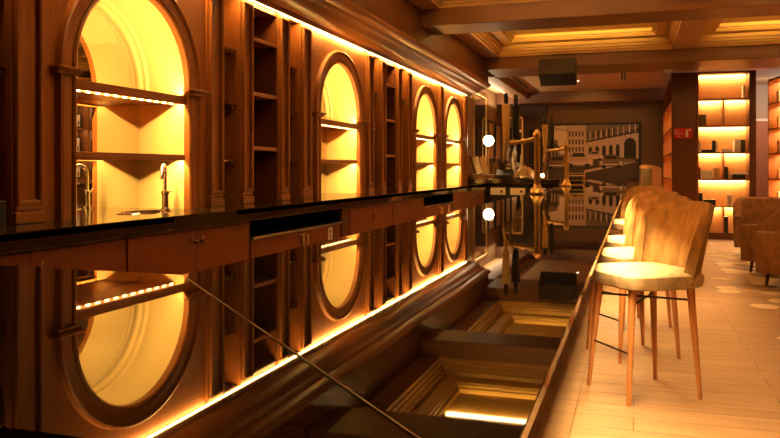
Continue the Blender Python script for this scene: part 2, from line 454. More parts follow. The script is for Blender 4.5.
def glass_niche(y0, y1, label):
    c = (y0 + y1) / 2; loc = (XW, c, ZC); xb = XW - .20
    t = thing('glass_shelf_niche', label, 'shelf', loc, 0, 'narrow glass shelf niches')
    mb = MB().box(xb - .012, xb, y0, y1, ZC, ZT); mb.box(xb, XW, y0, y1, 2.60, ZT)
    mb.build('back_panel', M['wood'], t, loc)
    for z in (1.33, 1.755, 2.18):
        g = MB().box(xb + .002, XW - .02, y0 + .002, y1 - .002, z, z + .008).build('glass_shelf', M['glass'], t, loc)
        mb = MB()
        for ya in (y0 + .012, y1 - .012): mb.cyl((XW - .05, ya, z - .018), (XW - .05, ya, z - .001), .009)
        o = mb.build('bracket', M['brass'], g); bmesh_off(o, loc)
MODS = [(1.31, None, 0), (4.64, 0, 1), (7.97, 1, 2)]
nm = {None: 'left of the nearest arched niche'}
for s0, left, right in MODS:
    where = 'left of the nearest arched niche' if left is None else 'between the %s and %s arched niches' % (WHICH[left], WHICH[right])
    if s0 == 7.97: s0 = 7.97
    y = s0
    sizes = [('p', .20), ('n', .27), ('p', .18), ('c', .47), ('p', .18), ('n', .27), ('p', .20)]
    ordn = ['first', 'second', 'third', 'fourth']; pi = ni = 0
    for k, w in sizes:
        if k == 'p': pilaster(y, y + w, '%s wooden pilaster from the left %s' % (ordn[pi], where)); pi += 1
        if k == 'n': glass_niche(y, y + w, '%s narrow glass shelf recess of the two %s' % (('left', 'right')[ni], where)); ni += 1
        if k == 'c': bay(y, y + w, 'open wooden shelf bay with three shelves ' + where)
        y += w
pilaster(11.30, 11.505, 'wooden pilaster between the third and farthest arched niches')
pilaster(13.065, 13.25, 'wooden pilaster at the far end of the back bar panelling')
o = MB().box(-3.35, XW + .015, 13.25, 13.40, ZC, ZT).build('end_pier', M['wood']); tag(o, 'wooden end pier closing the far end of the back bar', 'pier')

# ------------------------------------------------------------------ back counter with the oval sink
XF = -2.52
t = thing('back_counter', 'long dark granite counter running under the arched niches', 'counter', (-2.8, 7, ZC - .04))
loc = t.location.copy()
mb = MB(); SX, SY, RX, RY = -2.92, 3.97, .13, .215
mb.box(XB, XF, 1.312, 3.70, ZC - .035, ZC); mb.box(XB, XF, 4.42, 13.45, ZC - .035, ZC)
k = 32; ring = []; rect = []
for i in range(k):
    a = 2 * PI * i / k; ca, sa = math.cos(a), math.sin(a)
    ring.append((SX + RX * ca, SY + RY * sa))
    hx0, hx1, hy0, hy1 = XB - SX, XF - SX, 3.70 - SY, 4.42 - SY
    s_ = min((hx1 / ca if ca > 1e-6 else hx0 / ca if ca < -1e-6 else 1e9), (hy1 / sa if sa > 1e-6 else hy0 / sa if sa < -1e-6 else 1e9))
    rect.append((SX + ca * s_, SY + sa * s_))
mb.grid([[(x, y, ZC) for x, y in ring], [(x, y, ZC) for x, y in rect]], close_u=True)
for cx, cy in ((XB, 3.70), (XF, 3.70), (XB, 4.42), (XF, 4.42)):
    near = sorted(range(k), key=lambda i: (rect[i][0] - cx) ** 2 + (rect[i][1] - cy) ** 2)[:2]
    if min((rect[i][0] - cx) ** 2 + (rect[i][1] - cy) ** 2 for i in near) > 1e-9:
        mb.poly([(rect[near[0]][0], rect[near[0]][1], ZC), (cx, cy, ZC), (rect[near[1]][0], rect[near[1]][1], ZC)])
mb.build('stone_top', M['granite2'], t, loc)
MB().box(XF - .03, XF, 1.312, 13.45, ZC - .088, ZC - .0005, .006).build('apron', M['granite2'], t, loc)
s_ = thing('sink', 'oval steel sink set in the granite under the nearest niche', 'sink', (SX, SY, ZC))
rows = []
for q, z in ((1.09, .0015), (1.06, .005), (1.0, .004), (.97, -.03), (.9, -.06), (.6, -.08), (.2, -.083)):
    rows.append([(RX * q * math.cos(2 * PI * i / k), RY * q * math.sin(2 * PI * i / k), z) for i in range(k)])
mb = MB(); V = mb.grid(rows, close_u=True); mb.cap(V[-1]); mb.build('bowl', M['chrome'], s_, smooth=True)
MB().cyl((0, 0, -.0825), (0, 0, -.079), .025).build('drain', M['steel'], s_)
fa = thing('faucet', 'tall chrome gooseneck faucet beside the oval sink', 'faucet', (-2.96, 4.245, ZC))
MB().lathe([(0, 0), (.03, 0), (.03, .012), (.022, .016), (.021, .10), (.026, .104), (.026, .125), (.018, .13), (0, .13)]).build('base', M['chrome'], fa, smooth=True)
pts = [(0, 0, .12), (0, 0, .235)]
for i in range(1, 13):
    a = PI * i / 12; pts.append((.022 * (1 - math.cos(a)), -.05 * (1 - math.cos(a)), .235 + .062 * math.sin(a)))
pts.append((.044, -.10, .205))
MB().tube(pts, .0115, 14).build('spout', M['chrome'], fa, smooth=True)
MB().tube([(0, .02, .115), (.005, .05, .12), (.008, .07, .135)], [.007, .006, .005]).build('lever', M['chrome'], fa, smooth=True)
o = MB().box(-2.80, -2.775, 2.56, 2.74, ZC + .001, ZC + .125, .004).build('menu_holder', M['black']); tag(o, 'small black card holder standing at the left end of the back counter', 'card holder')

# ------------------------------------------------------------------ cabinets below the back counter
XD = -2.555
def cabinet(y0, y1, label, knob='knob', key=None):
    c = (y0 + y1) / 2; loc = (XD, c, 0)
    t = thing('base_cabinet', label, 'cabinet', loc, 0, 'cabinets under the back counter')
    MB().box(-3.25, XD - .02, y0 + .002, y1 - .002, .001, ZC - .092).build('body', M['wood_dark'], t, loc)
    for a, b_, sg in ((y0 + .004, c - .002, 1), (c + .002, y1 - .004, -1)):
        d = MB().box(XD - .02, XD, a, b_, .10, ZC - .096, .003).build('door', M['door'], t, loc)
        yk = (b_ - .03) if sg > 0 else (a + .03)
        if knob == 'knob':
            o = MB().cyl((XD, yk, .825), (XD + .014, yk, .825), .006).sphere((XD + .022, yk, .825), .013, 12).build('knob', M['bronze'], d, smooth=True)
        else:
            o = MB().box(XD, XD + .012, yk - .008, yk + .008, .74, .80, .003).box(XD + .008, XD + .03, yk - .006, yk + .006, .765, .775).build('handle', M['brass'], d)
        bmesh_off(o, loc)
        yl = yk - sg * .035
        o = MB().cyl((XD, yl, .845), (XD + .004, yl, .845), .011).build('lock', M['brass'] if sg < 0 else M['bronze'], d); bmesh_off(o, loc)
    return t
cabinet(2.00, 3.32, 'reddish wooden two-door cabinet left of the sink cabinet')
cabinet(3.33, 4.65, 'reddish wooden two-door cabinet under the oval sink')
cabinet(6.60, 7.90, 'reddish two-door cabinet with brass pulls under the second arched niche', 'h')
cabinet(7.91, 9.21, 'reddish two-door cabinet with brass pulls between second and third arched niches', 'h')
cabinet(10.90, 12.10, 'reddish two-door cabinet under the third arched niche', 'knob')
cabinet(12.11, 13.30, 'reddish two-door cabinet under the farthest arched niche', 'knob')
o = MB().box(-3.2, XD - .004, 6.40, 6.595, .001, ZC - .092).build('filler_post', M['wood_dark']); tag(o, 'dark wooden filler post between the drawer cooler and the cabinet', 'post')
def cooler(y0, y1, label):
    c = (y0 + y1) / 2; loc = (XD, c, 0)
    t = thing('drawer_cooler', label, 'cooler', loc, 0, 'drawer coolers under the back counter')
    mb = MB().box(-3.2, -3.18, y0, y1, .001, .90); mb.box(-3.2, XD - .02, y0, y0 + .015, .001, .90); mb.box(-3.2, XD - .02, y1 - .015, y1, .001, .90)
    mb.box(-3.2, XD - .02, y0, y1, .001, .10); mb.box(-3.2, XD - .05, y0, y1, .76, .775); mb.build('casing', M['black'], t, loc)
    MB().box(XD - .02, XD + .012, y0 + .01, y1 - .01, .768, .787, .004).build('rail', M['steel'], t, loc)
    d = None
    for a, b_, sg in ((y0 + .01, c - .003, 1), (c + .003, y1 - .01, -1)):
        d = MB().box(XD - .03, XD - .008, a, b_, .10, .764, .003).build('door', M['door'], t, loc)
        yk = (b_ - .04) if sg > 0 else (a + .04)
        o = MB().tube([(XD - .008, yk, .74), (XD + .03, yk, .735), (XD + .03, yk, .62), (XD - .008, yk, .615)], .009, 10).build('handle', M['brass'], d, smooth=True); bmesh_off(o, loc)
    o = MB().box(XD - .008, XD - .006, y1 - .30, y1 - .20, .64, .75).build('tag_plate', M['cream_paper'], d); bmesh_off(o, loc)
    o = MB().box(XD - .006, XD - .0055, y1 - .26, y1 - .24, .70, .73).box(XD - .006, XD - .0055, y1 - .26, y1 - .24, .655, .685).build('tag_print', M['black'], d); bmesh_off(o, loc)
cooler(4.68, 6.38, 'dark drawer cooler with steel rail between nearest and second arched niches')
cooler(9.23, 10.88, 'dark drawer cooler with steel rail below the third arched niche')

# ------------------------------------------------------------------ the bar
BI, BO = -.69, -.068
t = thing('bar_counter', 'long L-shaped bar with polished black granite top', 'bar', (-.4, 7, 0))
loc = t.location.copy(); g = .0010
TH = .012
mb = MB().prism([(BI, 1.035 + g, ZB - TH), (BO, .39 + g, ZB - TH), (BO, 13.55, ZB - TH), (BI, 13.55, ZB - TH)], (0, 0, TH))
bmesh.ops.bevel(mb.bm, geom=list(mb.bm.edges), offset=.0008, segments=1, profile=.5, affect='EDGES')
mb.build('counter_top', M['granite'], t, loc)
mb = MB().prism([(-1.75, .387, ZB - TH), (BO - g, .387, ZB - TH), (BI - g, 1.035, ZB - TH), (-1.75, 1.035, ZB - TH)], (0, 0, TH))
bmesh.ops.bevel(mb.bm, geom=list(mb.bm.edges), offset=.0008, segments=1, profile=.5, affect='EDGES')
mb.build('counter_top', M['granite'], t, loc)
w = .0013
mb = MB().prism([(BI, 1.035 - w, ZB - .011), (BO, .39 - w, ZB - .011), (BO, .39 + w, ZB - .011), (BI, 1.035 + w, ZB - .011)], (0, 0, .0112))
mb.build('seam', M['seam'], t, loc)
MB().box(-.66, -.128, 1.05, 13.5, ZB - TH - .03, ZB - TH - .0005).build('support_board', M['wood_dark'], t, loc)
MB().box(-.128, -.116, .6, 13.5, ZB - .075, ZB - TH - .0005).build('light_baffle', M['wood_dark'], t, loc)
MB().box(-.112, -.096, .6, 8.6, ZB - TH - .006, ZB - TH - .0005).build('led_strip', M['led'], t, loc)
area('bar_front_led', (-.104, 4.6, ZB - TH - .008), (8.0, .008), 118, (1, .65, .28), (-.05, 0, -1), (0, 1, 0), spread=math.radians(128))
MB().box(-.655, -.52, 1.0, 13.5, .001, ZB - TH - .031).build('base_panel', M['wood_dark'], t, loc)
MB().box(-1.72, -.52, .70, .999, .001, ZB - TH - .031).build('base_panel', M['wood_dark'], t, loc)

# return counter at the far end, with white drawer fronts
t = thing('end_counter', 'black stone counter across the far end behind the bar', 'counter', (-1.87, 14.2, 0))
loc = t.location.copy()
MB().box(-3.3, -1.22, 13.42, 15.1, 1.0, 1.09, .006).build('stone_top', M['granite2'], t, loc)
MB().box(-3.3, -1.25, 13.5, 15.0, .001, .999).build('body', M['blackm'], t, loc)
for i in range(3):
    x0 = -2.48 + i * .36
    d = MB().box(x0, x0 + .27, 13.478, 13.5, .80, .93, .004).build('drawer_front', M['cream_paper'], t, loc)
    o = MB().sphere((x0 + .20, 13.47, .865), .022, 12).build('knob', M['black'], d); bmesh_off(o, loc)
o = MB().box(-3.27, -2.40, 13.46, 13.95, 1.091, 1.165, .004).build('display_block', M['wood_dark']); tag(o, 'low dark wooden block under the leaning menus', 'block')
for i, (x, lean) in enumerate(((-2.83, .1), (-2.70, .105), (-2.57, .11))):
    tt = thing('menu_book', '%s of the three menus leaning on the dark block' % ('leftmost', 'middle', 'rightmost')[i], 'menu', (x, 13.62, 1.166), 0, 'menus on the block')
    tt.rotation_euler = (math.radians(-6), math.radians(-17), 0)
    MB().box(-.055, .055, -.012, .012, .018, .345, .003).build('cover', (M['wood_dark'], M['cream_paper'], M['tan'])[i], tt)
    MB().box(-.045, .030, -.014, -.012, .03, .33).build('page', (M['tan'], M['cream_paper'], M['tan'])[i], tt)

# objects on the return counter
t = thing('globe_lamp', 'round glowing globe lamp on a thin stem at the far counter', 'lamp', (-2.75, 14.75, 1.09))
MB().lathe([(0, 0), (.075, 0), (.075, .012), (.012, .02), (.009, .03), (.009, .63), (.03, .65), (.03, .66), (0, .66)]).build('stem', M['brass'], t, smooth=True)
MB().sphere((0, 0, .745), .105, 28).build('globe', M['globe'], t, smooth=True)
t = thing('cash_register', 'small black register standing on the far end counter', 'register', (-2.35, 14.3, 1.09))
MB().prism([(-.15, -.14, .001), (-.15, .16, .001), (-.15, .16, .16), (-.15, .02, .17), (-.15, -.14, .07)], (.30, 0, 0)).build('body', M['black'], t)
MB().box(-.13, .13, .06, .08, .17, .30, .004).build('screen', M['black_glass'], t)
MB().box(-.06, .0, -.05, .0, .125, .133).build('receipt', M['white'], t)
t = thing('domed_server', 'brown domed server beside the register on the far counter', 'server', (-1.95, 14.2, 1.09))
MB().lathe([(0, .001), (.19, .001), (.20, .02), (.19, .04), (0, .04)]).build('tray', M['steel'], t, smooth=True)
MB().lathe([(.18, .041), (.178, .09), (.15, .16), (.09, .21), (.02, .225), (.012, .235), (.018, .255), (0, .262)]).build('dome', M['tan'], t, smooth=True)
t = thing('candle_holder', 'tiny glowing candle holder at the right of the far counter', 'candle', (-1.62, 14.15, 1.09))
MB().lathe([(0, .001), (.035, .001), (.04, .02), (.038, .03), (0, .03)]).build('cup', M['brass'], t, smooth=True)
MB().sphere((0, 0, .062), .032, 14).build('flame_glass', M['globe'], t, smooth=True)
# upright shapes added to stand for bright streaks in the far mirror
for i, (x, h, mt) in enumerate(((-2.62, .40, 'glass'), (-2.28, .42, 'cream_paper'), (-2.12, .43, 'tan'), (-1.80, .44, 'cream_paper'), (-1.64, .41, 'glass'))):
    tt = thing('streak_stand_in', ('first', 'second', 'third', 'fourth', 'fifth')[i] + ' from the left of the upright shapes added for bright streaks in the mirror', 'streak_shape', (x, 14.85, 1.09), 0, 'added streak shapes on the far counter')
    MB().lathe([(0, .001), (.045, .001), (.048, .02), (.046, h * .62), (.02, h * .75), (.016, h), (0, h)]).build('streak_shape', M[mt], tt, smooth=True)
    MB().cyl((0, 0, h), (0, 0, h + .03), .018).build('streak_cap', M['gilt'], tt)

# ------------------------------------------------------------------ beer towers on the bar
def tower(x, y, s, label):
    t = thing('beer_tower', label, 'beer tap', (x, y, ZB + .0002), 0, 'brass beer towers on the bar')
    MB().lathe([(0, 0), (.046, 0), (.048, .012), (.042, .02), (.036, .032), (.028, .05), (.024, .07), (0, .07)]).build('base', M['brass'], t, smooth=True)
    mb = MB().tube([(0, 0, .06), (0, 0, .2), (0, 0, .36), (-.004, 0, .39)], [.0215, .019, .020, .023], 18)
    mb.lathe([(.022, .375), (.027, .39), (.027, .405), (.018, .425), (.012, .435), (0, .438)], (-.002, 0, 0))
    mb.build('column', M['brass'], t, smooth=True)
    mb = MB().tube([(-.01, 0, .375), (-.08, 0, .36), (-.21, 0, .345)], [.018, .014, .014], 14)
    mb.cyl((-.105, 0, .358), (-.085, 0, .36), .020); mb.build('arm', M['brass'], t, smooth=True)
    for k, (px, py, tilt) in enumerate(((-.205, -.035, .0), (-.175, .045, .08))):
        f_ = MB().cyl((px, 0, .345), (px, py, .345), .014).lathe([(0, -.03), (.016, -.03), (.02, .0), (.014, .03), (0, .03)], (px, py, .345)).tube([(px, py, .32), (px - .012, py - .01, .27), (px - .012, py - .015, .235)], [.012, .010, .008]).build('faucet', M['brass'] if k == 0 else M['bronze'], t, smooth=True)
        r = [(0, .375), (.012, .375), (.021, .395), (.024, .46), (.030, .59), (.030, .607), (.012, .612), (0, .612)]
        mb = MB().lathe(r, (px + tilt * .3, py, 0)); mb.build('handle', M['goldlac'] if k == 0 else M['black'], f_, smooth=True)
        MB().lathe([(.012, .61), (.015, .625), (.015, .675), (.010, .686), (0, .688)], (px + tilt * .3, py, 0)).build('finial', M['black'], f_, smooth=True)
    return t
tower(-.620, 5.10, 1, 'nearer brass beer tower standing on the bar')
tower(-.630, 7.55, 1, 'farther brass beer tower standing on the bar')
t = thing('wire_caddy', 'brass and black wire caddy on the bar beside the farther beer tower', 'caddy', (-.59, 8.15, ZB + .0003))
mb = MB().box(-.095, .095, -.07, .07, 0, .008); mb.build('tray', M['brass'], t)
mb = MB()
for z in (.05, .10, .125):
    mb.tube([(-.095, -.07, z), (.095, -.07, z), (.095, .07, z), (-.095, .07, z), (-.095, -.069, z)], .004, 8)
for x in (-.095, .095):
    for y in (-.07, .07): mb.cyl((x, y, .004), (x, y, .128), .004, seg=8)
mb.build('rails', M['brass'], t)
MB().box(-.08, .08, -.055, .055, .009, .085, .004).build('insert', M['black'], t)

# ------------------------------------------------------------------ bar stools
def make_stool(label):
    t = thing('bar_stool', label, 'bar stool', (0, 0, 0), 0, 'velvet bar stools along the bar')
    # seat: rounded squarish cushion
    def ring(sx, sy, z, ox=0, p=5.2, k=56):
        r = []
        for i in range(k):
            a = 2 * PI * i / k; ca, sa = math.cos(a), math.sin(a)
            q = (abs(ca) ** p + abs(sa) ** p) ** (-1 / p)
            r.append((ox + sx * ca * q, sy * sa * q, z))
        return r
    mb = MB()
    rows = [ring(.225, .235, .616), ring(.250, .262, .628), ring(.258, .270, .662), ring(.256, .268, .690), ring(.240, .252, .706), ring(.18, .19, .714), ring(.06, .06, .716)]
    V = mb.grid(rows, close_u=True); mb.cap(V[0], True); mb.cap(V[-1])
    mb.build('seat', M['velvet_seat'], t, smooth=True)
    # backrest: a wrapped shield with rounded top corners, reclined, with thickness
    U = 26; T = 14
    def surf(v, tt, off):
        av = abs(v)
        half = .250 + .046 * tt
        top = .437 * (1 - .34 * av ** 5)
        z = .632 + tt * top
        wrap = .14 * av ** 2.2
        x = -.240 - .105 * tt ** 1.15 * (1 - .40 * av) + wrap
        y = half * math.sin(v * PI / 2 * .92) / math.sin(PI / 2 * .92) * (1 - .05 * tt * av)
        nx, ny = -1, v * .75
        l = math.hypot(nx, ny)
        return Vector((x + off * nx / l, y + off * ny / l, z + off * .15))
    mb = MB(); inner = []; outer = []
    for j in range(T + 1):
        tt = j / T; bul = .024 * (math.sin(PI * min(1, tt * .9 + .1))) ** .35
        inner.append([surf(-1 + 2 * i / U, tt, -.026 + .006 * math.cos(i * PI / 2) * (tt > .1)) for i in range(U + 1)])
        outer.append([surf(-1 + 2 * i / U, tt, .026) for i in range(U + 1)])
    rows = inner + [[(a + b_) / 2 + Vector((0, 0, .016)) for a, b_ in zip(inner[-1], outer[-1])]] + outer[::-1]
    V = mb.grid(rows)
    n_ = len(V)
    for e in (0, -1):
        for i in range(n_ // 2):
            a, b_, c_, d_ = V[i][e], V[i + 1][e], V[n_ - 2 - i][e], V[n_ - 1 - i][e]
            if len({a, b_, c_, d_}) == 4: mb.bm.faces.new((a, b_, c_, d_))
            elif len({a, b_, d_}) == 3: mb.bm.faces.new((a, b_, d_))
    for i in range(U): mb.bm.faces.new((V[0][i], V[0][i + 1], V[-1][i + 1], V[-1][i]))
    back = mb.build('backrest', M['velvet'], t, smooth=True)
    # piping down the edge between the inside of the back and its side
    for sg in (-1, 1):
        MB().tube([surf(sg * .80, j / T, -.029) for j in range(1, T + 1)], .004, 6).build('piping', M['velvet'], back, smooth=True)
    feet = [(.225, .202), (.225, -.202), (-.225, .202), (-.225, -.202)]
    tops = [(.175, .165), (.175, -.165), (-.185, .17), (-.185, -.17)]
    for (fx, fy), (tx, ty) in zip(feet, tops):
        MB().cyl((fx, fy, .001), (tx, ty, .632), .0115, .023, 16).build('leg', M['leg'], t, smooth=True)
    def at(i, z):
        q = z / .632; return Vector((feet[i][0] + (tops[i][0] - feet[i][0]) * q, feet[i][1] + (tops[i][1] - feet[i][1]) * q, z))
    MB().cyl(at(0, .53), at(3, .53), .0065, seg=8).build('stretcher', M['iron'], t, smooth=True)
    MB().cyl(at(1, .545), at(2, .545), .0065, seg=8).build('stretcher', M['iron'], t, smooth=True)
    MB().cyl(at(0, .27), at(1, .27), .006, seg=8).build('footrest', M['bronze'], t, smooth=True)
    return t
RZ = math.radians(213.7)
st = make_stool('velvet bar stool nearest the camera, its whole seat and legs in view')
st.location = (.05, 4.48, 0); st.rotation_euler = (0, 0, RZ)
dup(st, (-.01, 5.38, 0), RZ, 'second velvet bar stool from the camera, just behind the nearest one')
dup(st, (-.02, 6.40, 0), RZ + .05, 'third velvet bar stool from the camera along the bar')
dup(st, (-.06, 8.55, 0), RZ + .1, 'farthest velvet bar stool from the camera, fourth along the bar')

# ------------------------------------------------------------------ brown tub armchairs
def make_armchair(label):
    t = thing('armchair', label, 'armchair', (0, 0, 0), 0, 'brown velvet armchairs in the lounge')
    # plan: U open to +x
    path = []
    for i in range(9): path.append((.34 - .40 * i / 8, .36 + .01 * math.sin(PI * i / 8)))
    for i in range(1, 24):
        a = PI / 2 + PI * i / 24; path.append((-.06 + .33 * math.cos(a), .36 * math.sin(a)))
    for i in range(9): path.append((-.06 + .40 * i / 8, -.36 - .01 * math.sin(PI * i / 8)))
    def top(x):
        q = min(1, max(0, (.18 - x) / .42)); q = q * q * (3 - 2 * q)
        return .60 + .25 * q
    mb = MB(); rows = []
    for i, (x, y) in enumerate(path):
        a = Vector(path[min(i + 1, len(path) - 1)]) - Vector(path[max(i - 1, 0)]); nn = Vector((a.y, -a.x)).normalized()  # outward
        if nn.dot(Vector((x + .06, y))) < 0: nn = -nn
        h = top(x); fl = .05 * (h - .5)
        pr = [(-.05, .15), (.045, .15), (.055, .30), (.055 + fl, h - .05), (.04 + fl, h - .012), (.0 + fl, h), (-.045 + fl, h - .02), (-.055 + fl * .6, h - .07), (-.055, .30)]
        rows.append([(x + nn.x * d, y + nn.y * d, z) for d, z in pr])
    V = mb.grid(rows, close_u=True); mb.cap(V[0]); mb.cap(V[-1], True)
    mb.build('shell', M['brownvelvet'], t, smooth=True)
    mb = MB().box(-.32, .33, -.30, .30, .16, .30, .02); mb.build('base', M['brownvelvet'], t, smooth=True)
    mb = MB().box(-.30, .36, -.298, .298, .30, .45, .045); mb.build('seat_cushion', M['brownvelvet'], t, smooth=True)
    for fx in (.28, -.26):
        for fy in (.27, -.27):
            MB().cyl((fx * 1.06, fy * 1.06, .001), (fx, fy, .16), .014, .024).build('leg', M['wood_dark'], t, smooth=True)
    return t
a1 = make_armchair('brown velvet armchair farthest back, facing the camera beside the lit bookcase')
a1.location = (1.87, 11.95, 0); a1.rotation_euler = (0, 0, math.radians(-97)); a1.scale = (1, 1.12, 1)
dup(a1, (1.78, 10.10, 0), math.radians(138), 'middle brown velvet armchair, seen from its side at the right').scale = (1, 1, 1)
dup(a1, (1.78, 8.98, 0), math.radians(140), 'nearest brown velvet armchair, cut off by the right edge').scale = (1, 1, 1)
t = thing('wing_chair', 'tall olive and tan high-back chair by the far wall picture', 'chair', (.36, 17.4, 0), math.radians(-60))
mb = MB(); rows = []
for i in range(13):
    a = -1 + i / 6; rows.append([(-.22 + .26 * a * a, .24 * a, z) for z in (.12, .7, 1.25, 1.36 - .07 * a ** 4)])
ro = rows + [[(x - .05, y * 1.1, z) for x, y, z in r] for r in rows[::-1]]
V = mb.grid(ro, close_v=True); mb.cap([r[-1] for r in V]); mb.cap([r[0] for r in V])
mb.build('backrest', M['tan'], t, smooth=True)
MB().box(-.18, .26, -.21, .21, .30, .45, .03).build('seat', M['olive'], t, smooth=True)
MB().box(-.185, -.15, -.19, .19, .45, 1.28, .015).build('back_cushion', M['olive'], t, smooth=True)
for fx in (-.17, .22):
    for fy in (-.18, .18): MB().cyl((fx, fy, .001), (fx, fy, .31), .015, .02).build('leg', M['wood_dark'], t)

# ------------------------------------------------------------------ bookcases
ROWZ = [.12, .605, 1.09, 1.575, 2.06, 2.545]       # shelf tops, bottom to top
def book(name, label, cat, x0, x1, y0, y1, z, h, mat, grp, rot=None, page=True, parent_rot=None):
    t = thing(name, label, cat, ((x0 + x1) / 2, (y0 + y1) / 2, z + .0005), 0, grp)
    hx, hy = (x1 - x0) / 2, (y1 - y0) / 2
    if page and h > .05 and hx > .012:
        MB().box(-hx, hx, -hy, hy, 0, h, .003).build('cover', mat, t)
        MB().box(-hx + .006, hx - .006, -hy + .01, hy - .01, h - .0005, h + .0012).build('pages', M['cream_paper'], t)
    else:
        MB().box(-hx, hx, -hy, hy, 0, h, .003).build('cover', mat, t)
    return t
YF = 14.6
BX0, BX1 = 1.095, 2.07
t = thing('bookcase', 'tall wooden bookcase with warmly lit shelves facing the camera', 'bookcase', ((BX0 + BX1) / 2, YF + .2, 0))
loc = t.location.copy()
MB().box(BX0, BX1, YF + .36, YF + .38, .001, 3.028).build('back_panel', M['wood_light'], t, loc)
MB().box(BX0, BX0 + .03, YF, YF + .36, .001, 3.028).build('side_panel', M['wood'], t, loc)
MB().box(BX1 - .11, BX1, YF, YF + .36, .001, 3.028).build('side_panel', M['wood_dark'], t, loc)
MB().box(BX0 + .03, BX1 - .11, YF, YF + .36, 2.99, 3.028).build('top_panel', M['wood'], t, loc)
MB().box(BX0 + .03, BX1 - .11, YF, YF + .36, .001, .12).build('plinth', M['wood_dark'], t, loc)
xm = (BX0 + .03 + BX1 - .11) / 2
for i, z in enumerate(ROWZ[1:]): MB().box(BX0 + .03, BX1 - .11, YF + .005, YF + .36, z - .03, z, .002).build('shelf', M['wood'], t, loc)
for r in (0, 2, 4): MB().box(xm - .012, xm + .012, YF + .008, YF + .36, ROWZ[r], ROWZ[r + 1] - .03).build('divider', M['wood'], t, loc)
tops = [z - .03 for z in ROWZ[1:]] + [2.99]
for i, zt in enumerate(tops):
    s_ = MB().box(BX0 + .05, BX1 - .13, YF + .325, YF + .345, zt - .010, zt - .001).build('led_strip', M['led'], t, loc)
    area('bookcase_led_and_fill', ((BX0 + BX1) / 2 - .04, YF + .315, zt - .014), (BX1 - BX0 - .18, .02), 6.5, (1, .60, .24), (0, .25, -1), (1, 0, 0))
# things standing on it: (row, px-like x range, height, material, kind)
def bx(px): return YF * ((px - 390) / 745 * .9505 - .3107) / ((px - 390) / 745 * .3107 + .9505)
items = [
 (5, 743.5, 746, .22, 'cream_paper', 'book', 'white upright book at the right end of the top bookcase shelf', 'book'),
 (4, 698, 706.5, .20, 'olive', 'storage_box', 'olive box on the left of the second bookcase shelf from the top', 'box'),
 (3, 697.8, 701, .19, 'cream_paper', 'book', 'thin pale book at the left end of the third shelf from the top', 'book'),
 (3, 702, 712.5, .045, 'black', 'book', 'black book lying flat on the third shelf from the top', 'book'),
 (3, 713, 715.6, .21, 'black', 'book', 'black upright book left of a white one on the third shelf', 'book'),
 (3, 715.8, 718, .21, 'cream_paper', 'book', 'white upright book against the black one on the third shelf', 'book'),
 (3, 722, 732.5, .055, 'white', 'book', 'white book lying flat on the middle of the third shelf', 'book'),
 (3, 735, 741, .23, 'white', 'storage_box', 'white box on the right of the third shelf from the top', 'box'),
 (3, 742, 746, .22, 'black', 'storage_box', 'black box at the right end of the third shelf from the top', 'box'),
 (2, 697.8, 700.5, .21, 'black', 'book', 'black upright book at the left of the fourth shelf from the top', 'book'),
 (2, 714, 719.5, .20, 'tan', 'storage_box', 'tan box beside the divider on the fourth shelf', 'box'),
 (2, 723.5, 728.5, .22, 'black', 'storage_box', 'dark box right of the divider on the fourth shelf', 'box'),
 (2, 733, 746, .085, 'black', 'book', 'black thick book lying flat at the right of the fourth shelf', 'book'),
 (1, 697.8, 702.8, .23, 'black', 'storage_box', 'black upright box at the left of the fifth shelf from the top', 'box'),
 (1, 704, 716, .11, 'black', 'storage_box', 'wide low black box on the fifth shelf from the top', 'box'),
 (0, 724, 728.5, .29, 'black', 'storage_box', 'black box in the lowest right compartment of the bookcase', 'box'),
]
for r, a, b_, h, mt, nm_, lab, cat in items:
    xa, xb = max(bx(a), BX0 + .034), min(bx(b_), BX1 - .114)
    if r in (0, 2, 4):
        if (xa + xb) / 2 < xm: xb = min(xb, xm - .016)
        else: xa = max(xa, xm + .016)
    book(nm_, lab, cat, xa, xb, YF + .05, YF + .24, ROWZ[r], h, M[mt], 'books and boxes in the lit bookcase')
book('book', 'white book lying on the black one at the right of the fourth shelf', 'book', bx(733), BX1 - .114, YF + .06, YF + .23, ROWZ[2] + .0855, .035, M['white'], 'books and boxes in the lit bookcase')
t = thing('picture_frame', 'pale picture frame standing at the left of the fourth shelf', 'picture frame', ((bx(701.5) + bx(713)) / 2, YF + .10, ROWZ[2] + .0005))
w = (bx(713) - bx(701.5)) / 2
MB().box(-w, w, -.012, .012, 0, .16, .004).build('frame', M['cream_paper'], t); MB().box(-w + .035, w - .035, -.014, -.011, .03, .13).build('picture', M['white'], t)
t = thing('picture_frame', 'white upright frame on the fifth shelf from the top', 'picture frame', ((bx(727.5) + bx(733)) / 2, YF + .10, ROWZ[1] + .0005))
w = (bx(733) - bx(727.5)) / 2
MB().box(-w, w, -.012, .012, 0, .20, .004).build('frame', M['white'], t); MB().box(-w + .02, w - .02, -.014, -.011, .025, .175).build('picture', M['tan'], t)
t = thing('figurine', 'small gilt figurine in front of the dark box on the fourth shelf', 'figurine', (bx(730.3), YF + .07, ROWZ[2] + .0005))
MB().lathe([(0, 0), (.03, 0), (.03, .02), (.015, .03), (.028, .07), (.022, .10), (.01, .115), (.018, .135), (.012, .155), (0, .16)]).build('figure', M['gilt'], t, smooth=True)

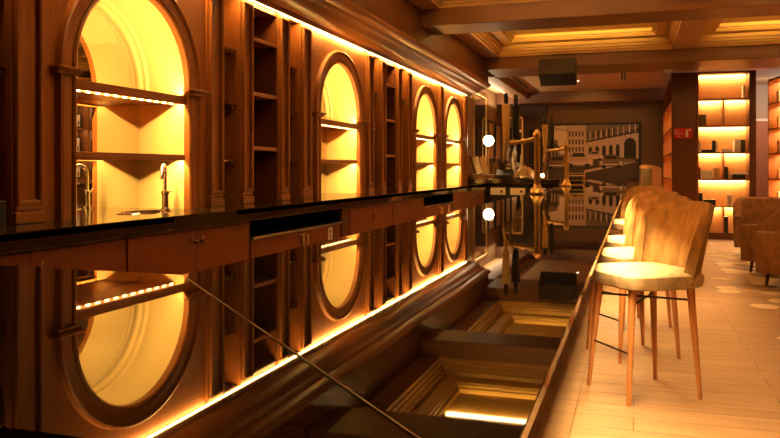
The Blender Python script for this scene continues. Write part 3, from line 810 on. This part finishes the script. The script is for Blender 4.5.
# side-facing bookcase that ends in the wooden panel with the sign
SX0, SX1, SY0, SY1 = .665, 1.09, YF, 18.6
t = thing('bookcase', 'wooden bookcase turned towards the bar, plain end panel facing the camera', 'bookcase', ((SX0 + SX1) / 2, 16.5, 0))
loc = t.location.copy()
MB().box(SX0, SX1, SY0, SY0 + .03, .001, 3.028).build('end_panel', M['wood_dark'], t, loc)
MB().box(SX0, SX1, SY1 - .03, SY1, .001, 3.028).build('end_panel', M['wood'], t, loc)
MB().box(SX1 - .02, SX1, SY0 + .03, SY1 - .03, .001, 3.028).build('back_panel', M['wood_light'], t, loc)
MB().box(SX0, SX1 - .02, SY0 + .03, SY1 - .03, 2.99, 3.028).build('top_panel', M['wood'], t, loc)
MB().box(SX0, SX1 - .02, SY0 + .03, SY1 - .03, .001, .12).build('plinth', M['wood_dark'], t, loc)
for z in ROWZ[1:]: MB().box(SX0 + .005, SX1 - .02, SY0 + .03, SY1 - .03, z - .03, z).build('shelf', M['wood'], t, loc)
for yd in (15.95, 17.3): MB().box(SX0 + .008, SX1 - .02, yd - .012, yd + .012, .12, 2.99).build('divider', M['wood'], t, loc)
for i, zt in enumerate(tops):
    if i in (5,): continue
    area('bookcase_led_and_fill', (SX1 - .06, (SY0 + SY1) / 2, zt - .012), (SY1 - SY0 - .2, .02), 36.0, (1, .58, .22), (.25, 0, -1), (0, 1, 0))
t = thing('wall_sign', 'red fire equipment sign on the wooden bookcase end panel', 'sign', (.86, YF - .006, 2.0))
sx0, sx1 = bx(673.6), bx(692.8); loc = t.location.copy()
MB().box(sx0, sx1, YF - .012, YF - .0005, 1.83, 2.02, .002).build('plate', M['red'], t, loc)
mb = MB(); yy = YF - .0125; w = sx1 - sx0
mb.box(sx0 + w * .63, sx0 + w * .76, yy, yy + .001, 1.855, 1.975); mb.box(sx0 + w * .66, sx0 + w * .73, yy, yy + .001, 1.975, 1.99)
mb.box(sx0 + w * .78, sx0 + w * .91, yy, yy + .001, 1.97, 1.992)
mb.prism([(sx0 + w * .21, yy, 1.85), (sx0 + w * .29, yy, 1.85), (sx0 + w * .25, yy, 1.905)], (0, .001, 0))
mb.build('pictogram', M['cream_paper'], t, loc)
mb = MB()
for z, a in ((1.97, .30), (1.93, .18), (1.915, .5)): mb.box(sx0 + w * .05, sx0 + w * a, yy, yy + .001, z - .004, z + .004)
mb.build('lettering', M['cream_paper'], t, loc)

# long angled bookcase on the right with framed photographs
ANG = math.atan2(-.98, .21)
t = thing('bookcase', 'long wooden bookcase along the right side of the lounge', 'bookcase', (2.50, 16.15, 0), ANG)
W2, D2, NB = 6.6, .32, 6
# local x runs along the case towards the camera side, +y is the back (away from the bar)
MB().box(0, W2, D2 - .02, D2, .001, 3.02).build('back_panel', M['wood_light'], t)
MB().box(0, W2, 0, D2 - .02, 2.98, 3.02).build('top_panel', M['wood'], t)
MB().box(0, W2, 0, D2 - .02, .001, .12).build('plinth', M['wood_dark'], t)
bw = W2 / NB
for i in range(NB + 1):
    x = min(max(i * bw - .015, 0), W2 - .03); MB().box(x, x + .03, 0, D2 - .02, .12, 2.98).build('divider', M['wood'], t)
for z in ROWZ[1:]: MB().box(.03, W2 - .03, .004, D2 - .02, z - .03, z).build('shelf', M['wood'], t)
bc2 = Matrix.Translation((2.50, 16.15, 0)) @ Matrix.Rotation(ANG, 4, 'Z')
dirx = Vector((math.cos(ANG), math.sin(ANG), 0)); diry = Vector((-math.sin(ANG), math.cos(ANG), 0))
for zt in tops:
    p = bc2 @ Vector((1.05, D2 - .07, zt - .012)); area('bookcase_led_and_fill', p, (2.0, .02), 24, (1, .58, .22), Vector((0, 0, -1)) + diry * .25, dirx)
for zt in tops[1:5]:  # weak fill added so the framed photographs show; these bays are unlit
    p = bc2 @ Vector((4.4, .06, zt - .012)); area('bookcase_led_and_fill', p, (4.2, .02), 5, (1, .70, .42), Vector((0, 0, -1)) + diry * .35, dirx)
q = 0
rown = ['lowest', 'second lowest', 'third lowest', 'third highest', 'second highest', 'highest']
for bay_i in range(NB):
    for r in range(6):
        x0 = bay_i * bw + .06
        for s in range(2):
            q += 1
            p = bc2 @ Vector((x0 + .22 + s * .44, .14, ROWZ[r] + .0008))
            bn = ('first', 'second', 'third', 'fourth', 'fifth', 'sixth')[bay_i]
            if bay_i < 1 or (r in (1,)):
                hh = random.uniform(.17, .26); ww = random.uniform(.03, .07)
                tt = thing('book', '%s book, %s shelf, %s bay of the right-hand bookcase' % (('left', 'right')[s], rown[r], bn), 'book', p, ANG, 'books in the right-hand bookcase')
                MB().box(-ww, ww, -.07, .07, 0, hh, .003).build('cover', random.choice((M['tan'], M['cream_paper'], M['wood_dark'])), tt)
                MB().box(-ww + .006, ww - .006, -.06, .06, hh - .0005, hh + .0012).build('pages', M['cream_paper'], tt)
            else:
                w_, h_ = (.20, .30) if (r + s) % 2 else (.21, .26)
                tt = thing('picture_frame', '%s framed photograph, %s shelf, %s bay of the right-hand bookcase' % (('left', 'right')[s], rown[r], bn), 'picture frame', p, ANG, 'framed photographs in the right-hand bookcase')
                MB().box(-w_, w_, 0, .02, 0, h_ + .02, .003).build('frame', M['black'], tt)
                mb = MB().box(-w_ + .03, w_ - .03, -.002, .001, .03, h_ - .01)
                for k in range(4): mb.box(-w_ + .05 + k * .07, -w_ + .08 + k * .07, -.003, .001, .05, .08 + random.uniform(.03, h_ - .12), mi=1)
                mb.build('photograph', [M['cream_paper'], M['wood_dark']], tt)

# ------------------------------------------------------------------ picture on the far wall
PX0, PX1, PZ0, PZ1 = -2.17, .18, .98, 2.46
t = thing('framed_picture', 'large framed sepia street photograph with old cars on the far wall', 'picture', ((PX0 + PX1) / 2, 19.97, (PZ0 + PZ1) / 2))
loc = t.location.copy(); y = 19.95; fw = .05
mb = MB()
mb.box(PX0, PX1, y, y + .045, PZ1 - fw, PZ1); mb.box(PX0, PX1, y, y + .045, PZ0, PZ0 + fw); mb.box(PX0, PX0 + fw, y, y + .045, PZ0 + fw, PZ1 - fw); mb.box(PX1 - fw, PX1, y, y + .045, PZ0 + fw, PZ1 - fw)
mb.build('frame', M['black'], t, loc)
tones = [plain('print_tone_%s' % n_, c, .5) for n_, c in (('sky', (.92, .74, .62)), ('light', (.66, .50, .39)), ('mid', (.22, .15, .10)), ('dark', (.07, .046, .03)), ('black', (.02, .014, .01)))]
mb = MB()
ux0, ux1, uz0, uz1 = PX0 + fw, PX1 - fw, PZ0 + fw, PZ1 - fw
layer = [0]
def pic(pts, mi):
    layer[0] += 1
    yy = y + .03 - layer[0] * .00008
    mb.poly([(ux0 + (ux1 - ux0) * u, yy, uz0 + (uz1 - uz0) * v) for u, v in pts], mi)
pic([(0, 0), (1, 0), (1, 1), (0, 1)], 2)
pic([(.0, .45), (.30, .45), (.30, 1), (0, 1)], 0)                      # sky
pic([(0, .35), (.1, .40), (.1, .72), (0, .76)], 2)
pic([(.2, .42), (.42, .42), (.42, 1), (.2, 1)], 1)                     # pale building
for k in range(5):
    for v in (.5, .64, .79): pic([(.225 + k * .038, v), (.243 + k * .038, v), (.243 + k * .038, v + .09), (.225 + k * .038, v + .09)], 3)
pic([(.42, .40), (1, .36), (1, 1), (.42, 1)], 1)                       # facade in perspective
pic([(.42, .72), (1, .93), (1, 1), (.42, 1)], 2)
pic([(.42, .66), (1, .84), (1, .93), (.42, .71)], 3)
for k in range(8):
    u = .44 + k * .055; s = .018 + k * .001; b0 = .66 + (u - .42) * .31
    pic([(u, b0 + .06), (u + s, b0 + .065), (u + s, b0 + .20), (u, b0 + .19)], 4)
for k in range(5):
    u = .45 + k * .075; h = .40 + (u - .42) * .02
    pts = [(u, .40)] + [(u + .021 + .021 * math.cos(PI - PI * i / 8), .54 + k * .012 + .05 * math.sin(PI - PI * i / 8)) for i in range(9)] + [(u + .042, .40)]
    pic(pts, 4)
pts = [(.84, .36)] + [(.905 + .065 * math.cos(PI - PI * i / 10), .64 + .11 * math.sin(PI - PI * i / 10)) for i in range(11)] + [(.97, .36)]
pic([(.80, .36), (1, .35), (1, .80), (.80, .76)], 1); pic(pts, 4)
pic([(0, 0), (1, 0), (1, .37), (.42, .42), (0, .40)], 3)               # road
pic([(.40, .10), (.96, .30), (.96, .325), (.40, .15)], 1)
pic([(.55, .27), (.95, .30), (.95, .36), (.70, .37)], 2)
def car(u, v, s, body):
    pic([(u - .15 * s, v), (u + .15 * s, v), (u + .155 * s, v + .10 * s), (u + .12 * s, v + .15 * s), (u - .12 * s, v + .15 * s), (u - .155 * s, v + .10 * s)], body)
    pic([(u - .10 * s, v + .15 * s), (u + .09 * s, v + .15 * s), (u + .06 * s, v + .24 * s), (u - .07 * s, v + .24 * s)], body)
    pic([(u - .085 * s, v + .155 * s), (u + .075 * s, v + .155 * s), (u + .052 * s, v + .225 * s), (u - .06 * s, v + .225 * s)], 4)
    for k in (-.09, .09):
        pic([(u + k * s + .028 * s * math.cos(2 * PI * i / 12), v + .045 * s * math.sin(2 * PI * i / 12)) for i in range(12)], 4)
    pic([(u - .14 * s, v + .035 * s), (u + .14 * s, v + .035 * s), (u + .14 * s, v + .055 * s), (u - .14 * s, v + .055 * s)], 0)
    for k in (-.12, .12): pic([(u + k * s + .016 * s * math.cos(2 * PI * i / 10), v + .085 * s + .022 * s * math.sin(2 * PI * i / 10)) for i in range(10)], 0)
for k in range(9):
    u = .43 + k * .062; b0 = .66 + (u - .42) * .31
    pic([(u, b0), (u + .05, b0 + .016), (u + .05, b0 + .024), (u, b0 + .008)], 0)
    pic([(u + .03, b0 + .05), (u + .04, b0 + .053), (u + .04, b0 + .20), (u + .03, b0 + .197)], 0)
for k in range(7): pic([(.205 + k * .03, .43), (.213 + k * .03, .43), (.213 + k * .03, .49), (.205 + k * .03, .49)], 4)
pic([(.02, .97), (.30, .86), (.30, .866), (.02, .977)], 3); pic([(.02, .90), (.20, .93), (.20, .935), (.02, .906)], 3)
pic([(.0, .33), (.12, .35), (.12, .60), (.09, .66), (.0, .62)], 3)
for k in range(6): pic([(.01 + k * .018, .38 + .02 * (k % 3)), (.02 + k * .018, .38 + .02 * (k % 3)), (.02 + k * .018, .56), (.01 + k * .018, .56)], 1 if k % 2 else 4)
for k, u in enumerate((.62, .66, .73, .78)): pic([(u, .345), (u + .012, .345), (u + .01, .45), (u + .002, .45)], 4)
car(.52, .36, .6, 1); car(.34, .24, 1.05, 1); car(.70, .22, .9, 2); car(.1, .2, .9, 2)
mb.build('print', tones, t, loc, fixn=False)
o = MB().box(-2.62, -2.28, 19.86, 19.9, .6, 2.32, .004).build('black_wall_panel', M['blackm']); tag(o, 'plain black panel on the dark wall left of the street picture', 'wall panel')

# gilt mirror on the far wall and framed mirror and pictures on the side wall
t = thing('wall_mirror', 'tall gilt-framed mirror on the far wall behind the added streak shapes', 'mirror', (-3.0, 19.88, 1.7))
loc = t.location.copy()
mb = MB(); x0, x1, z0, z1 = -3.33, -2.78, .9, 2.66
for a, b_ in ((x0, x0 + .035), (x1 - .035, x1)): mb.box(a, b_, 19.86, 19.9, z0, z1)
mb.box(x0, x1, 19.86, 19.9, z1 - .05, z1); mb.box(x0, x1, 19.86, 19.9, z0, z0 + .05); mb.box(-3.06, -3.045, 19.865, 19.9, z0, z1)
mb.build('frame', M['gilt'], t, loc); MB().box(x0 + .02, x1 - .02, 19.885, 19.899, z0 + .02, z1 - .02).build('glass', M['mirror'], t, loc)
t = thing('wall_mirror', 'narrow gilt-framed mirror on the side wall beyond the back bar', 'mirror', (-3.33, 16.9, 1.9)); loc = t.location.copy()
mb = MB()
for a in (16.1, 17.55): mb.box(-3.35, -3.31, a, a + .06, .9, 3.0)
mb.box(-3.35, -3.31, 16.1, 17.61, 2.95, 3.0); mb.box(-3.35, -3.31, 16.1, 17.61, .9, .95); mb.build('frame', M['gilt'], t, loc)
MB().box(-3.349, -3.33, 16.15, 17.56, .94, 2.96).build('glass', M['mirror'], t, loc)
for i, (a, b_) in enumerate(((17.75, 18.45), (18.75, 19.45))):
    tt = thing('picture_frame', '%s dark framed picture on the side wall beyond the globe lamp' % ('nearer', 'farther')[i], 'picture frame', (-3.34, (a + b_) / 2, 2.0), 0, 'pictures on the side wall'); loc = tt.location.copy()
    MB().box(-3.349, -3.31, a, b_, 1.45, 2.45, .006).build('frame', M['black'], tt, loc)
    MB().box(-3.312, -3.308, a + .07, b_ - .07, 1.52, 2.38).build('picture', M['tan'], tt, loc)

# ------------------------------------------------------------------ ceiling fittings
t = thing('wall_speaker', 'black box loudspeaker hung on the front of the far ceiling beam', 'speaker', (-1.22, 13.0, 2.9)); loc = t.location.copy()
MB().prism([(-1.52, 12.70, 3.12), (-1.52, 12.70, 2.865), (-1.52, 13.05, 2.70), (-1.52, 13.05, 3.12)], (.60, 0, 0)).build('cabinet', M['black'], t, loc)
MB().box(-1.50, -.94, 12.692, 12.70, 2.885, 3.11, .002).build('grille', M['blackbrown'], t, loc)
MB().box(-1.28, -1.16, 13.05, 13.10, 3.03, 3.12).build('bracket', M['iron'], t, loc)
def vent(x, y0, y1, label):
    t = thing('ceiling_vent', label, 'vent', (x, (y0 + y1) / 2, 3.21), 0, 'slot vents in the far ceiling'); loc = t.location.copy()
    mb = MB()
    for a in (x - .07, x - .007, x + .056): mb.box(a, a + .014, y0, y1, 3.200, 3.209)
    mb.box(x - .07, x + .07, y0, y0 + .02, 3.200, 3.209); mb.box(x - .07, x + .07, y1 - .02, y1, 3.200, 3.209); mb.build('frame', M['white'], t, loc)
    MB().box(x - .056, x + .056, y0 + .02, y1 - .02, 3.205, 3.2095).build('slot', M['black'], t, loc)
vent(-.2, 15.4, 17.2, 'slim slot vent in the ceiling above the middle of the far picture')
vent(-2.40, 15.6, 18.2, 'long slot vent in the ceiling beside the far left beam')
t = thing('smoke_detector', 'small white cone smoke detector under the far ceiling beam', 'smoke detector', (.58, 14.05, 3.03))
MB().lathe([(0, -.062), (.03, -.06), (.05, -.045), (.075, -.012), (.078, -.0005), (0, -.0005)]).build('body', M['white'], t, smooth=True)
def downlight(x, y, z, label, target=None, power=40, ang=70):
    t = thing('downlight', label, 'ceiling light', (x, y, z), 0, 'small round downlights')
    MB().lathe([(.034, -.012), (.05, -.01), (.054, -.0005), (.034, -.0005)], seg=20).build('ring', M['white'], t, smooth=True)
    MB().cyl((0, 0, -.006), (0, 0, -.001), .034).build('lens', M['spot'], t)
    spotlight('downlight_lamp', (x, y, z - .02), target or (x, y, 0), power, ang)
downlight(-1.16, 16.8, 3.21, 'bright small downlight in the far ceiling between speaker and vent', (-.9, 19.8, 1.6), 60, 66)


# ------------------------------------------------------------------ added fill lights without a seen source (lounge, alcove, corridor, assumed daylight)
area('lounge_fill', (3.0, 8.0, 3.0), (2.5, 1.0), 3.2, (1, .56, .18), (0, 0, -1))  # unseen fill added over the armchairs
area('lounge_fill', (1.2, 12.4, 3.0), (1.2, .8), 2.5, (1, .56, .18), (0, 0, -1))
area('alcove_fill', (-3.15, 17.2, 2.75), (3.4, .1), 26, (1, .72, .42), (.25, 0, 1), (0, 1, 0))  # unseen upward fill added to brighten the alcove ceiling
area('assumed_daylight_fill', (3.7, 17.4, 2.3), (1.2, 1.0), 12, (.74, .82, 1.0), (-.5, -.35, .8), (0, 1, 0))  # unseen cool fill added for assumed daylight on the ceiling; no window built
area('corridor_fill', (2.7, 17.4, 3.15), (1.0, .4), 26, (1, .66, .42), (0, .5, -1), (1, 0, 0))  # unseen fill added to brighten the corridor door and wall

# ------------------------------------------------------------------ world, camera, view
w = bpy.data.worlds.new('world'); sc.world = w; w.use_nodes = True
w.node_tree.nodes['Background'].inputs[0].default_value = (.02, .012, .006, 1)
w.node_tree.nodes['Background'].inputs[1].default_value = 1
cam = bpy.data.cameras.new('camera'); co = bpy.data.objects.new('camera', cam); C.objects.link(co)
co.location = (0, 0, 1.27); co.rotation_euler = (PI / 2, 0, math.radians(18.1))
cam.sensor_width = 36; cam.lens = 36 * 745 / 780; cam.shift_y = -50 / 780; cam.clip_start = .02; cam.clip_end = 100
sc.camera = co
sc.view_settings.view_transform = 'Standard'; sc.view_settings.look = 'None'
sc.view_settings.gamma = 1; sc.view_settings.use_curve_mapping = False
sc.view_settings.exposure = 0.7
sc.cycles.use_denoising = True
sc.cycles.max_bounces = 10; sc.cycles.diffuse_bounces = 4; sc.cycles.glossy_bounces = 6
sc.cycles.caustics_reflective = False; sc.cycles.caustics_refractive = False
sc.cycles.sample_clamp_indirect = 6
